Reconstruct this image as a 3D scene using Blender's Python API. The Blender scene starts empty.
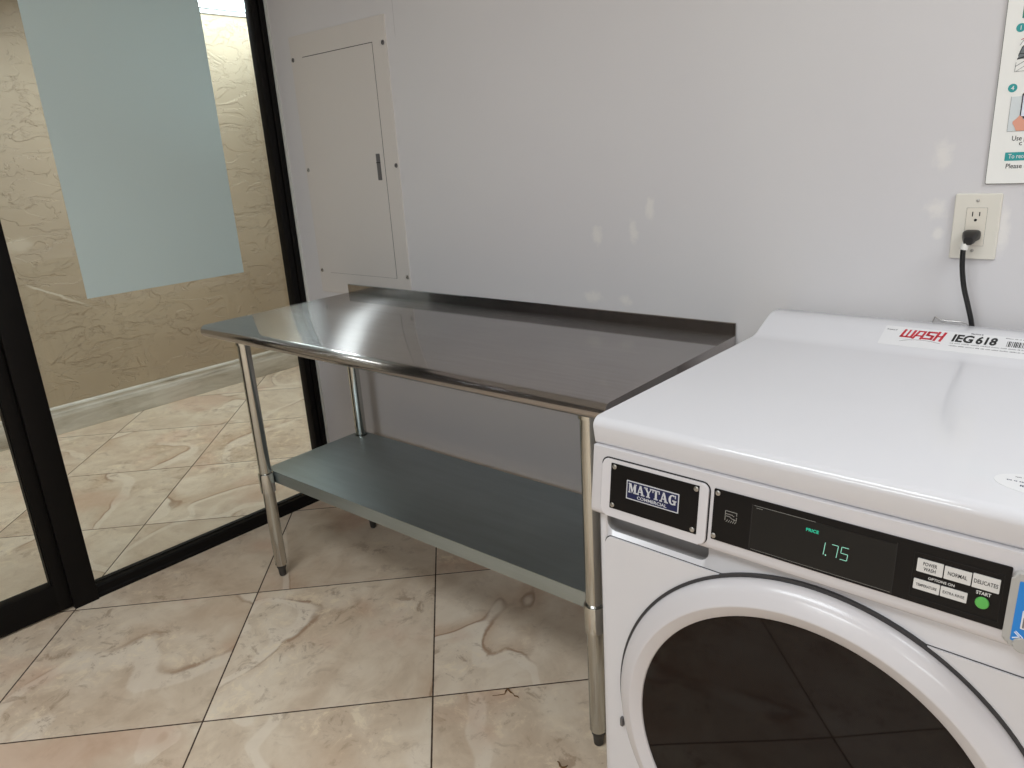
import bpy, bmesh, math, random
from mathutils import Vector, Matrix

random.seed(7)
SC = bpy.context.scene
COL = SC.collection
PI = math.pi

# ------------------------------------------------------------------ materials
def new_mat(name):
    m = bpy.data.materials.new(name)
    m.use_nodes = True
    nt = m.node_tree
    b = nt.nodes.get('Principled BSDF')
    return m, nt, b


def srgb(r, g, b):
    def f(c):
        c /= 255.0
        return c / 12.92 if c <= 0.04045 else ((c + 0.055) / 1.055) ** 2.4
    return (f(r), f(g), f(b), 1.0)


def plain(name, col, rough=0.5, metal=0.0, spec=0.5, coat=0.0, emit=None, estr=0.0, noise=0.0):
    m, nt, b = new_mat(name)
    b.inputs['Base Color'].default_value = col
    b.inputs['Roughness'].default_value = rough
    b.inputs['Metallic'].default_value = metal
    b.inputs['Specular IOR Level'].default_value = spec
    b.inputs['Coat Weight'].default_value = coat
    b.inputs['Coat Roughness'].default_value = 0.05
    if emit:
        b.inputs['Emission Color'].default_value = emit
        b.inputs['Emission Strength'].default_value = estr
    if noise:
        n = nt.nodes.new('ShaderNodeTexNoise')
        n.inputs['Scale'].default_value = 14
        n.inputs['Detail'].default_value = 4
        mr = nt.nodes.new('ShaderNodeMapRange')
        mr.inputs['From Min'].default_value = 0.3
        mr.inputs['From Max'].default_value = 0.7
        mr.inputs['To Min'].default_value = max(0.0, rough - noise)
        mr.inputs['To Max'].default_value = rough + noise
        nt.links.new(n.outputs['Fac'], mr.inputs['Value'])
        nt.links.new(mr.outputs['Result'], b.inputs['Roughness'])
    return m


class NT:
    """small helper around a node tree"""
    def __init__(s, nt):
        s.nt = nt

    def n(s, t, **kw):
        nd = s.nt.nodes.new(t)
        for k, v in kw.items():
            setattr(nd, k, v)
        return nd

    def link(s, a, b):
        s.nt.links.new(a, b)

    def math(s, op, a, b=None, c=None, clamp=False):
        nd = s.n('ShaderNodeMath', operation=op)
        nd.use_clamp = clamp
        for i, v in enumerate((a, b, c)):
            if v is None:
                continue
            if isinstance(v, (int, float)):
                nd.inputs[i].default_value = v
            else:
                s.link(v, nd.inputs[i])
        return nd.outputs[0]

    def vmath(s, op, a, b=None):
        nd = s.n('ShaderNodeVectorMath', operation=op)
        for i, v in enumerate((a, b)):
            if v is None:
                continue
            if isinstance(v, (tuple, list)):
                nd.inputs[i].default_value = v
            else:
                s.link(v, nd.inputs[i])
        return nd.outputs['Value'] if op in ('LENGTH', 'DOT_PRODUCT', 'DISTANCE') else nd.outputs[0]

    def mix(s, fac, a, b, blend='MIX'):
        nd = s.n('ShaderNodeMix', data_type='RGBA', blend_type=blend)
        for sock, v in ((nd.inputs[0], fac), (nd.inputs[6], a), (nd.inputs[7], b)):
            if isinstance(v, (tuple, list, int, float)):
                sock.default_value = v
            else:
                s.link(v, sock)
        return nd.outputs[2]

    def ramp(s, fac, stops, interp='LINEAR'):
        nd = s.n('ShaderNodeValToRGB')
        cr = nd.color_ramp
        cr.interpolation = interp
        while len(cr.elements) < len(stops):
            cr.elements.new(0.5)
        for e, (p, c) in zip(cr.elements, stops):
            e.position = p
            e.color = c if len(c) == 4 else (*c, 1)
        s.link(fac, nd.inputs[0])
        return nd.outputs[0]

    def noise(s, vec, scale, detail=4, rough=0.5, dist=0.0):
        nd = s.n('ShaderNodeTexNoise')
        nd.inputs['Scale'].default_value = scale
        nd.inputs['Detail'].default_value = detail
        nd.inputs['Roughness'].default_value = rough
        nd.inputs['Distortion'].default_value = dist
        if vec is not None:
            s.link(vec, nd.inputs['Vector'])
        return nd

    def smooth(s, v, lo, hi):
        nd = s.n('ShaderNodeMapRange', interpolation_type='SMOOTHSTEP')
        s.link(v, nd.inputs['Value'])
        nd.inputs['From Min'].default_value = lo
        nd.inputs['From Max'].default_value = hi
        return nd.outputs['Result']

    def bump(s, h, strength, dist, b):
        nd = s.n('ShaderNodeBump')
        nd.inputs['Strength'].default_value = strength
        nd.inputs['Distance'].default_value = dist
        s.link(h, nd.inputs['Height'])
        s.link(nd.outputs['Normal'], b.inputs['Normal'])
        return nd


TILE_ANG, TILE, TILE_X, TILE_Y = 0.7909, 0.60867, -0.5296, -1.0598


def floor_material():
    m, nt, b = new_mat('marble_tile')
    N = NT(nt)
    pos = N.n('ShaderNodeNewGeometry').outputs['Position']
    mp = N.n('ShaderNodeMapping', vector_type='TEXTURE')
    mp.inputs['Location'].default_value = (TILE_X, TILE_Y, 0)
    mp.inputs['Rotation'].default_value = (0, 0, TILE_ANG)
    mp.inputs['Scale'].default_value = (TILE, TILE, 1)
    N.link(pos, mp.inputs['Vector'])
    uv = mp.outputs[0]
    fl = N.vmath('FLOOR', uv)
    sep = N.n('ShaderNodeSeparateXYZ')
    N.link(N.vmath('FRACTION', uv), sep.inputs[0])
    dx = N.math('SUBTRACT', 0.5, N.math('ABSOLUTE', N.math('SUBTRACT', sep.outputs[0], 0.5)))
    dy = N.math('SUBTRACT', 0.5, N.math('ABSOLUTE', N.math('SUBTRACT', sep.outputs[1], 0.5)))
    edge = N.math('MULTIPLY', N.math('MINIMUM', dx, dy), TILE)
    wob = N.noise(uv, 40, 2)
    edge = N.math('ADD', edge, N.math('MULTIPLY', N.math('SUBTRACT', wob.outputs['Fac'], 0.5), 0.0012))
    grout = N.math('SUBTRACT', 1.0, N.smooth(edge, 0.0015, 0.0029))
    wn = N.n('ShaderNodeTexWhiteNoise', noise_dimensions='2D')
    N.link(fl, wn.inputs['Vector'])
    # each tile shows another piece of stone, turned about
    vr = N.n('ShaderNodeVectorRotate', rotation_type='Z_AXIS')
    N.link(uv, vr.inputs['Vector'])
    N.link(N.math('MULTIPLY', wn.outputs['Value'], 2.2), vr.inputs['Angle'])
    off = N.n('ShaderNodeVectorMath', operation='SCALE')
    N.link(wn.outputs['Color'], off.inputs[0])
    off.inputs['Scale'].default_value = 30.0
    tv = N.vmath('ADD', vr.outputs[0], off.outputs[0])
    st = N.n('ShaderNodeMapping')
    st.inputs['Scale'].default_value = (0.55, 1.5, 1)
    N.link(tv, st.inputs['Vector'])
    sv = st.outputs[0]
    big = N.noise(sv, 0.9, 6, 0.6, 0.5)
    base = N.ramp(big.outputs['Fac'], [(0.30, srgb(178, 156, 134)), (0.45, srgb(196, 177, 156)),
                                       (0.55, srgb(206, 190, 170)), (0.70, srgb(216, 202, 184))])
    fine = N.noise(tv, 5.0, 7, 0.62, 0.6)
    base = N.mix(0.30, base, N.ramp(fine.outputs['Fac'], [(0.35, srgb(168, 144, 120)), (0.5, srgb(202, 184, 162)), (0.66, srgb(222, 210, 192))]))
    # creamy flowing band with a thin brown rim, about one to a tile
    band = N.noise(tv, 0.62, 3, 0.42, 0.7)
    bf = N.math('ADD', band.outputs['Fac'], N.math('MULTIPLY', N.math('SUBTRACT', fine.outputs['Fac'], 0.5), 0.02))
    d = N.math('ABSOLUTE', N.math('SUBTRACT', bf, 0.5))
    cream = N.math('SUBTRACT', 1.0, N.smooth(d, 0.010, 0.016))
    side = N.math('SUBTRACT', bf, 0.516)
    rim = N.math('SUBTRACT', 1.0, N.smooth(N.math('ABSOLUTE', side), 0.001, 0.007))
    shade = N.math('MULTIPLY', N.smooth(side, -0.001, 0.001), N.math('SUBTRACT', 1.0, N.smooth(side, 0.0, 0.06)))
    patch = N.smooth(N.noise(tv, 2.0, 2).outputs['Fac'], 0.40, 0.62)
    c = N.mix(N.math('MULTIPLY', N.math('MULTIPLY', shade, patch), 0.55), base, srgb(176, 146, 118))
    c = N.mix(N.math('MULTIPLY', N.math('MULTIPLY', rim, patch), 0.75), c, srgb(140, 108, 84))
    c = N.mix(N.math('MULTIPLY', cream, 0.45), c, srgb(222, 210, 194))
    # crumbly speckle clouds
    sp = N.noise(tv, 9, 9, 0.74, 0.5)
    area = N.smooth(N.noise(tv, 1.3, 2).outputs['Fac'], 0.44, 0.58)
    spk = N.math('MULTIPLY', N.smooth(sp.outputs['Fac'], 0.52, 0.62), area)
    c = N.mix(N.math('MULTIPLY', spk, 0.55), c, srgb(226, 210, 184))
    dk = N.math('MULTIPLY', N.math('SUBTRACT', 1.0, N.smooth(sp.outputs['Fac'], 0.36, 0.47)), N.math('ADD', 0.18, N.math('MULTIPLY', area, 0.5)))
    c = N.mix(dk, c, srgb(146, 122, 100))
    pink = N.smooth(N.noise(tv, 1.7, 4).outputs['Fac'], 0.54, 0.68)
    c = N.mix(N.math('MULTIPLY', pink, 0.40), c, srgb(190, 150, 126))
    tint = N.math('ADD', 1.18, N.math('MULTIPLY', wn.outputs['Value'], 0.10))
    hs = N.n('ShaderNodeHueSaturation')
    N.link(c, hs.inputs['Color'])
    N.link(tint, hs.inputs['Value'])
    hs.inputs['Saturation'].default_value = 1.02
    c = N.mix(grout, hs.outputs[0], srgb(70, 52, 40))
    N.link(c, b.inputs['Base Color'])
    ro = N.math('ADD', N.math('MULTIPLY', sp.outputs['Fac'], 0.12), 0.30)
    N.link(N.math('ADD', ro, N.math('MULTIPLY', grout, 0.4)), b.inputs['Roughness'])
    b.inputs['Specular IOR Level'].default_value = 0.35
    N.bump(N.math('SUBTRACT', 1.0, grout), 0.6, 0.002, b)
    return m


def wall_material():
    m, nt, b = new_mat('grey_semi_gloss_paint')
    N = NT(nt)
    pos = N.n('ShaderNodeNewGeometry').outputs['Position']
    big = N.noise(pos, 1.2, 3)
    c = N.ramp(big.outputs['Fac'], [(0.35, srgb(212, 208, 209)), (0.65, srgb(215, 212, 212))])
    # shiny touch-up dabs left on the paint
    spots = [(0.041, 1.159, 0.020, 0.030), (0.154, 1.168, 0.016, 0.034), (0.205, 1.226, 0.014, 0.034),
             (0.022, 0.988, 0.034, 0.020), (0.126, 0.985, 0.024, 0.018), (0.857, 1.330, 0.020, 0.032),
             (0.855, 1.228, 0.022, 0.022), (0.862, 1.180, 0.014, 0.014), (0.972, 1.19, 0.012, 0.05)]
    wob = N.noise(N.vmath('MULTIPLY', pos, (1, 0, 1)), 38, 5, 0.6)
    mask = None
    for x, z, rx, rz in spots:
        v = N.vmath('SUBTRACT', pos, (x, 0, z))
        v = N.vmath('MULTIPLY', v, (1 / rx, 0, 1 / rz))
        l = N.math('ADD', N.vmath('LENGTH', v), N.math('MULTIPLY', N.math('SUBTRACT', wob.outputs['Fac'], 0.5), 1.9))
        s = N.math('SUBTRACT', 1.0, N.smooth(l, 0.25, 1.15))
        mask = s if mask is None else N.math('MAXIMUM', mask, s)
    c = N.mix(N.math('MULTIPLY', mask, 0.5), c, srgb(238, 233, 226))
    # hairline crack running up from the panel's corner
    sx = N.n('ShaderNodeSeparateXYZ')
    N.link(pos, sx.inputs[0])
    wx = N.math('ADD', sx.outputs[0], N.math('MULTIPLY', N.math('SUBTRACT', wob.outputs['Fac'], 0.5), 0.006))
    cr = N.math('SUBTRACT', 1.0, N.smooth(N.math('ABSOLUTE', N.math('SUBTRACT', wx, -0.693)), 0.0005, 0.002))
    cr = N.math('MULTIPLY', cr, N.smooth(sx.outputs[2], 1.74, 1.76))
    cr = N.math('MULTIPLY', cr, N.smooth(sx.outputs[1], -0.05, -0.02))
    c = N.mix(N.math('MULTIPLY', cr, 0.35), c, srgb(150, 145, 145))
    N.link(c, b.inputs['Base Color'])
    ro = N.math('SUBTRACT', 0.42, N.math('MULTIPLY', mask, 0.12))
    N.link(ro, b.inputs['Roughness'])
    h = N.math('ADD', N.math('MULTIPLY', N.noise(pos, 160, 2).outputs['Fac'], 0.25), N.math('MULTIPLY', N.noise(pos, 6, 2).outputs['Fac'], 1.0))
    N.bump(h, 0.12, 0.004, b)
    return m


def stucco_material():
    m, nt, b = new_mat('skip_trowel_stucco')
    N = NT(nt)
    pos = N.n('ShaderNodeNewGeometry').outputs['Position']
    mp = N.n('ShaderNodeMapping')
    mp.inputs['Scale'].default_value = (1.2, 0.95, 2.0)
    N.link(pos, mp.inputs['Vector'])
    v = mp.outputs[0]
    a = N.noise(v, 4.5, 6, 0.58, 0.7)
    a2 = N.noise(v, 10, 5, 0.6, 0.5)
    ridge = N.math('ABSOLUTE', N.math('SUBTRACT', a.outputs['Fac'], 0.5))
    step = N.smooth(a.outputs['Fac'], 0.49, 0.515)
    gate = N.smooth(N.noise(v, 3.0, 3).outputs['Fac'], 0.46, 0.56)
    crack = N.math('SUBTRACT', 1.0, N.smooth(ridge, 0.003, 0.012))
    crack2 = N.math('MULTIPLY', N.math('SUBTRACT', 1.0, N.smooth(N.math('ABSOLUTE', N.math('SUBTRACT', a2.outputs['Fac'], 0.52)), 0.003, 0.016)), gate)
    col = N.ramp(N.noise(v, 1.5, 3).outputs['Fac'], [(0.3, srgb(177, 159, 135)), (0.7, srgb(190, 173, 149))])
    col = N.mix(N.math('MULTIPLY', N.math('MULTIPLY', crack, gate), 0.35), col, srgb(140, 118, 90))
    col = N.mix(N.math('MULTIPLY', crack2, 0.25), col, srgb(140, 118, 90))
    # a pale slanting line and a soft pale patch in the colour
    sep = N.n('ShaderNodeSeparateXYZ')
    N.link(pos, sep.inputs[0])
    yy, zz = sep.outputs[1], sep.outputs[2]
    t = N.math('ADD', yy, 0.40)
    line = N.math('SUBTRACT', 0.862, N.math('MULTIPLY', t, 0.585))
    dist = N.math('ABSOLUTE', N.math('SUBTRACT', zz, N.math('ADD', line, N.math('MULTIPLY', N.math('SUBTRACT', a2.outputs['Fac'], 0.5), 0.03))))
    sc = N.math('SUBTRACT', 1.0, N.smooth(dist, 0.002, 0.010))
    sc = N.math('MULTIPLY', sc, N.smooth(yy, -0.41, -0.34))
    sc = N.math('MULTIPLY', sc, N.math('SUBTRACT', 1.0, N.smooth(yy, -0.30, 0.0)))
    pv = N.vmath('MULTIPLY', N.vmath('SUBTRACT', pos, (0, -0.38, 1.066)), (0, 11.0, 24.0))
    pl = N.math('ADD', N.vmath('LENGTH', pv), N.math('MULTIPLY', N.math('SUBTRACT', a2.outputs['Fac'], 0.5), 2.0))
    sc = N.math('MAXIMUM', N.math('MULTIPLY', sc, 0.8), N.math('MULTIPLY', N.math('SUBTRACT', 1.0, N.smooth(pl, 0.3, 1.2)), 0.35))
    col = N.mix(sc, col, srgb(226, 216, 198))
    N.link(col, b.inputs['Base Color'])
    h = N.math('ADD', N.math('MULTIPLY', step, 1.0), N.math('MULTIPLY', N.noise(v, 3.0, 6).outputs['Fac'], 1.2))
    h = N.math('SUBTRACT', h, N.math('MULTIPLY', crack2, 0.6))
    N.bump(h, 0.55, 0.006, b)
    b.inputs['Roughness'].default_value = 0.75
    return m


def steel(name, col, rough, aniso, tangent, streak=(2, 90, 90), rvar=0.08):
    m, nt, b = new_mat(name)
    N = NT(nt)
    tc = N.n('ShaderNodeTexCoord').outputs['Object']
    mp = N.n('ShaderNodeMapping')
    mp.inputs['Scale'].default_value = streak
    N.link(tc, mp.inputs['Vector'])
    n1 = N.noise(mp.outputs[0], 1.0, 6, 0.7)
    n2 = N.noise(tc, 3.0, 4, 0.5)
    v = N.math('ADD', N.math('MULTIPLY', n1.outputs['Fac'], 0.6), N.math('MULTIPLY', n2.outputs['Fac'], 0.4))
    lo = tuple(c * 0.9 for c in col[:3]) + (1,)
    hi = tuple(min(1, c * 1.1) for c in col[:3]) + (1,)
    N.link(N.ramp(v, [(0.35, lo), (0.65, hi)]), b.inputs['Base Color'])
    mr = N.n('ShaderNodeMapRange')
    mr.inputs['From Min'].default_value = 0.3
    mr.inputs['From Max'].default_value = 0.7
    mr.inputs['To Min'].default_value = rough - rvar
    mr.inputs['To Max'].default_value = rough + rvar
    N.link(v, mr.inputs['Value'])
    N.link(mr.outputs[0], b.inputs['Roughness'])
    b.inputs['Metallic'].default_value = 1.0
    if aniso:
        b.inputs['Anisotropic'].default_value = aniso
        vt = N.n('ShaderNodeVectorTransform', vector_type='VECTOR', convert_from='OBJECT', convert_to='WORLD')
        vt.inputs[0].default_value = tangent
        N.link(vt.outputs[0], b.inputs['Tangent'])
    return m


def glass_material():
    m, nt, b = new_mat('clear_glass')
    N = NT(nt)
    nt.nodes.remove(b)
    out = nt.nodes['Material Output']
    t = N.n('ShaderNodeBsdfTransparent')
    t.inputs[0].default_value = (0.95, 0.97, 0.95, 1)
    g = N.n('ShaderNodeBsdfGlossy')
    g.inputs['Roughness'].default_value = 0.0
    f = N.n('ShaderNodeFresnel')
    f.inputs['IOR'].default_value = 1.45
    mx = N.n('ShaderNodeMixShader')
    N.link(f.outputs[0], mx.inputs[0])
    N.link(t.outputs[0], mx.inputs[1])
    N.link(g.outputs[0], mx.inputs[2])
    N.link(mx.outputs[0], out.inputs[0])
    return m


def film_material():
    m, nt, b = new_mat('frosted_vinyl')
    N = NT(nt)
    out = nt.nodes['Material Output']
    b.inputs['Base Color'].default_value = srgb(216, 228, 226)
    b.inputs['Roughness'].default_value = 0.6
    b.inputs['Specular IOR Level'].default_value = 0.3
    t = N.n('ShaderNodeBsdfTranslucent')
    t.inputs[0].default_value = srgb(222, 236, 238)
    mx = N.n('ShaderNodeMixShader')
    mx.inputs[0].default_value = 0.38
    N.link(b.outputs[0], mx.inputs[1])
    N.link(t.outputs[0], mx.inputs[2])
    N.link(mx.outputs[0], out.inputs[0])
    return m


def baseboard_material():
    m, nt, b = new_mat('scuffed_baseboard_paint')
    N = NT(nt)
    pos = N.n('ShaderNodeNewGeometry').outputs['Position']
    mp = N.n('ShaderNodeMapping')
    mp.inputs['Scale'].default_value = (1, 0.8, 5)
    N.link(pos, mp.inputs['Vector'])
    n = N.noise(mp.outputs[0], 3.2, 7, 0.65, 0.5)
    c = N.ramp(n.outputs['Fac'], [(0.28, srgb(150, 139, 122)), (0.42, srgb(190, 182, 168)), (0.6, srgb(214, 208, 197))])
    N.link(c, b.inputs['Base Color'])
    b.inputs['Roughness'].default_value = 0.5
    return m


M_FLOOR = floor_material()
M_WALL = wall_material()
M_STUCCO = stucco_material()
def two_lobe(m, r1, r2, f, tangent):
    """polished sheet with a brushed haze: a second, strongly directional lobe over the same colour"""
    nt = m.node_tree
    N = NT(nt)
    b = nt.nodes['Principled BSDF']
    col = b.inputs['Base Color'].links[0].from_socket
    for l in list(b.inputs['Roughness'].links):
        nt.links.remove(l)
    b.inputs['Roughness'].default_value = r1
    g = nt.nodes.new('ShaderNodeBsdfAnisotropic')
    N.link(col, g.inputs['Color'])
    g.inputs['Roughness'].default_value = r2
    g.inputs['Anisotropy'].default_value = 0.776
    vt = N.n('ShaderNodeVectorTransform', vector_type='VECTOR', convert_from='OBJECT', convert_to='WORLD')
    vt.inputs[0].default_value = tangent
    N.link(vt.outputs[0], g.inputs['Tangent'])
    mx = N.n('ShaderNodeMixShader')
    mx.inputs[0].default_value = f
    N.link(b.outputs[0], mx.inputs[1])
    N.link(g.outputs[0], mx.inputs[2])
    N.link(mx.outputs[0], nt.nodes['Material Output'].inputs[0])
    return m


M_TOP = two_lobe(steel('brushed_stainless', (0.50, 0.475, 0.47), 0.2, 0, (0, 1, 0)), 0.07, 0.25, 0.50, (1, 0, 0))
M_SPLASH = two_lobe(steel('brushed_stainless_upright', (0.40, 0.375, 0.37), 0.2, 0, (0, 0, 1)), 0.08, 0.24, 0.12, (1, 0, 0))
M_GALV = steel('galvanised_sheet', (0.42, 0.48, 0.495), 0.43, 0.0, (0, 1, 0), streak=(3, 30, 30), rvar=0.05)
M_LEG = steel('galvanised_tube', (0.56, 0.56, 0.53), 0.17, 0.0, (0, 0, 1), streak=(60, 60, 2), rvar=0.06)
M_FOOT = plain('dark_foot_plastic', srgb(52, 50, 48), 0.5)
M_CEIL = plain('ceiling_white', srgb(225, 225, 222), 0.8)
M_CORR_CEIL = plain('corridor_ceiling_white', srgb(236, 238, 240), 0.8)
M_FRAME = plain('black_anodised_frame', srgb(17, 15, 14), 0.5, spec=0.12, noise=0.06)
M_GLASS = glass_material()
M_FILM = film_material()
M_CAULK = plain('pale_caulk', srgb(196, 196, 190), 0.6)
M_BASE = baseboard_material()
M_CROWN = plain('crown_white', srgb(222, 224, 224), 0.5)
M_PANEL = plain('panel_enamel', srgb(212, 205, 199), 0.45, noise=0.04)
M_SEAM = plain('dark_gap', srgb(30, 27, 26), 0.8)
M_SCREW = plain('screw_metal', (0.45, 0.43, 0.40, 1), 0.35, metal=1.0)
M_LATCH = plain('grey_latch', srgb(96, 92, 92), 0.4)
M_WHITE = plain('white_enamel', srgb(212, 210, 213), 0.12, noise=0.02)
M_WHITE2 = plain('white_plastic', srgb(206, 202, 204), 0.2, noise=0.02)
M_DRAWER = plain('white_drawer_plastic', srgb(210, 206, 208), 0.25)
M_RECESS_SHADE = plain('recess_shade_grey', srgb(128, 126, 126), 0.6)  # shade inside the white grip recess, painted in as grey
M_BLACK = plain('black_gloss_panel', srgb(20, 18, 18), 0.3, spec=0.2)
M_BLACK2 = plain('black_satin_panel', srgb(28, 27, 26), 0.28, spec=0.25)
M_GASKET = plain('dark_rubber', srgb(56, 54, 55), 0.6)
M_DOORGLASS = plain('smoked_door_glass', srgb(22, 15, 13), 0.03, spec=0.2)
M_NAVY = plain('navy_badge', srgb(30, 35, 72), 0.35, spec=0.3)
M_SILVER = plain('silver_print', srgb(205, 205, 208), 0.35)
M_BUTTON = plain('button_label', srgb(214, 211, 208), 0.45)
M_INK = plain('black_ink', srgb(24, 23, 24), 0.6)
M_GREYINK = plain('grey_ink', srgb(110, 108, 110), 0.6)
M_WHITEINK = plain('white_ink', srgb(224, 222, 220), 0.5)
M_DIMINK = plain('dim_panel_ink', srgb(150, 148, 142), 0.5)
M_GREENBTN = plain('green_button', srgb(92, 178, 84), 0.4)
M_LED = plain('led_digits', srgb(120, 200, 180), 0.4, emit=srgb(170, 215, 195), estr=0.40)
M_LEDG = plain('led_teal', srgb(20, 150, 120), 0.4, emit=srgb(40, 190, 150), estr=0.55)
M_GREYPL = plain('grey_housing', srgb(172, 169, 165), 0.4)
M_BLUE = plain('blue_label', srgb(24, 126, 206), 0.35)
M_STICKER = plain('sticker_paper', srgb(221, 219, 220), 0.2)
M_RED = plain('red_ink', srgb(190, 40, 56), 0.45)
M_PAPER = plain('poster_card', srgb(240, 238, 233), 0.4)
M_PAPEREDGE = plain('poster_edge', srgb(120, 118, 112), 0.6)
M_TEAL = plain('teal_ink', srgb(38, 152, 152), 0.45)
M_DKTEAL = plain('green_ink', srgb(38, 134, 116), 0.45)
M_PIC = plain('picture_grey', srgb(214, 219, 220), 0.45)
M_SKIN = plain('printed_skin', srgb(226, 160, 136), 0.45)
M_DRUM = plain('printed_drum', srgb(108, 114, 116), 0.45)
M_PHONE = plain('printed_phone', srgb(48, 44, 52), 0.45)
M_SCREEN = plain('printed_screen', srgb(226, 230, 240), 0.45)
M_IVORY = plain('ivory_plate', srgb(222, 216, 204), 0.35)
M_IVORY2 = plain('ivory_receptacle', srgb(222, 214, 200), 0.4)
M_CORD = plain('black_cord', srgb(20, 19, 19), 0.35)
M_COLLAR = plain('white_collar', srgb(225, 222, 216), 0.5)
M_WIRE = plain('thin_wire', (0.5, 0.48, 0.46, 1), 0.3, metal=1.0)


# ------------------------------------------------------------------ mesh helpers
def obj(name, bm, mat, parent=None, smooth=True, angle=0.6, wn=False):
    me = bpy.data.meshes.new(name)
    bmesh.ops.recalc_face_normals(bm, faces=bm.faces)
    bm.to_mesh(me)
    bm.free()
    for p in me.polygons:
        p.use_smooth = smooth
    if smooth:
        me.set_sharp_from_angle(angle=angle)
    for mm in (mat if isinstance(mat, (list, tuple)) else [mat]):
        me.materials.append(mm)
    o = bpy.data.objects.new(name, me)
    COL.objects.link(o)
    if wn:
        md = o.modifiers.new('weighted', 'WEIGHTED_NORMAL')
        md.keep_sharp = True
    if parent is not None:
        o.parent = parent
    return o


def tag(o, label=None, cat=None, group=None, kind=None):
    if label:
        o['label'] = label
    if cat:
        o['category'] = cat
    if group:
        o['group'] = group
    if kind:
        o['kind'] = kind
    return o


def empty(name, loc, rz=0.0):
    o = bpy.data.objects.new(name, None)
    o.empty_display_size = 0.1
    o.location = loc
    o.rotation_euler = (0, 0, rz)
    COL.objects.link(o)
    return o


def add_box(bm, x0, y0, z0, x1, y1, z1):
    vs = [bm.verts.new((x, y, z)) for x in (x0, x1) for y in (y0, y1) for z in (z0, z1)]
    fs = []
    for q in ((0, 1, 3, 2), (4, 6, 7, 5), (0, 4, 5, 1), (2, 3, 7, 6), (0, 2, 6, 4), (1, 5, 7, 3)):
        fs.append(bm.faces.new([vs[i] for i in q]))
    return vs, fs


def box_bm(x0, y0, z0, x1, y1, z1, bev=0.0, seg=3):
    bm = bmesh.new()
    add_box(bm, x0, y0, z0, x1, y1, z1)
    if bev:
        bmesh.ops.bevel(bm, geom=bm.edges[:], offset=bev, segments=seg, affect='EDGES', profile=0.5)
    return bm


def extrude_poly(bm, pts, axis_fn, a, b):
    """close a 2-D outline between two offsets; axis_fn(u, v, w) -> xyz"""
    A = [bm.verts.new(axis_fn(u, v, a)) for u, v in pts]
    B = [bm.verts.new(axis_fn(u, v, b)) for u, v in pts]
    n = len(pts)
    bm.faces.new(A[::-1])
    bm.faces.new(B)
    for i in range(n):
        j = (i + 1) % n
        bm.faces.new((A[i], A[j], B[j], B[i]))
    return A, B


def add_tube(bm, path, r, seg=14, caps=True, radii=None):
    """round tube along a list of points"""
    rings = []
    n = len(path)
    P = [Vector(p) for p in path]
    up = None
    for i, p in enumerate(P):
        d = (P[min(i + 1, n - 1)] - P[max(i - 1, 0)]).normalized()
        if up is None:
            up = Vector((1, 0, 0)) if abs(d.x) < 0.9 else Vector((0, 1, 0))
        s = d.cross(up).normalized()
        up = s.cross(d).normalized()
        rr = radii[i] if radii else r
        rings.append([bm.verts.new(p + s * math.cos(t) * rr + up * math.sin(t) * rr)
                      for t in [2 * PI * k / seg for k in range(seg)]])
    for a, b in zip(rings, rings[1:]):
        for k in range(seg):
            bm.faces.new((a[k], a[(k + 1) % seg], b[(k + 1) % seg], b[k]))
    if caps:
        bm.faces.new(rings[0][::-1])
        bm.faces.new(rings[-1])


def lathe(bm, prof, centre, axis='Y', seg=96, close_ends=True):
    """prof: list of (radius, offset along axis)"""
    rings = []
    cx, cy, cz = centre
    for r, h in prof:
        ring = []
        for k in range(seg):
            t = 2 * PI * k / seg
            if axis == 'Y':
                ring.append(bm.verts.new((cx + r * math.cos(t), cy + h, cz + r * math.sin(t))))
            else:
                ring.append(bm.verts.new((cx + r * math.cos(t), cy + r * math.sin(t), cz + h)))
        rings.append(ring)
    for a, b in zip(rings, rings[1:]):
        for k in range(seg):
            bm.faces.new((a[k], a[(k + 1) % seg], b[(k + 1) % seg], b[k]))
    if close_ends:
        bm.faces.new(rings[0][::-1])
        bm.faces.new(rings[-1])


def rrect(u0, v0, u1, v1, r, seg=6):
    pts = []
    for cu, cv, a0 in ((u1 - r, v1 - r, 0), (u0 + r, v1 - r, PI / 2), (u0 + r, v0 + r, PI), (u1 - r, v0 + r, 1.5 * PI)):
        for k in range(seg + 1):
            a = a0 + PI / 2 * k / seg
            pts.append((cu + r * math.cos(a), cv + r * math.sin(a)))
    return pts


def circle(u, v, r, seg=32, rv=None):
    rv = rv or r
    return [(u + r * math.cos(2 * PI * k / seg), v + rv * math.sin(2 * PI * k / seg)) for k in range(seg)]


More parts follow.
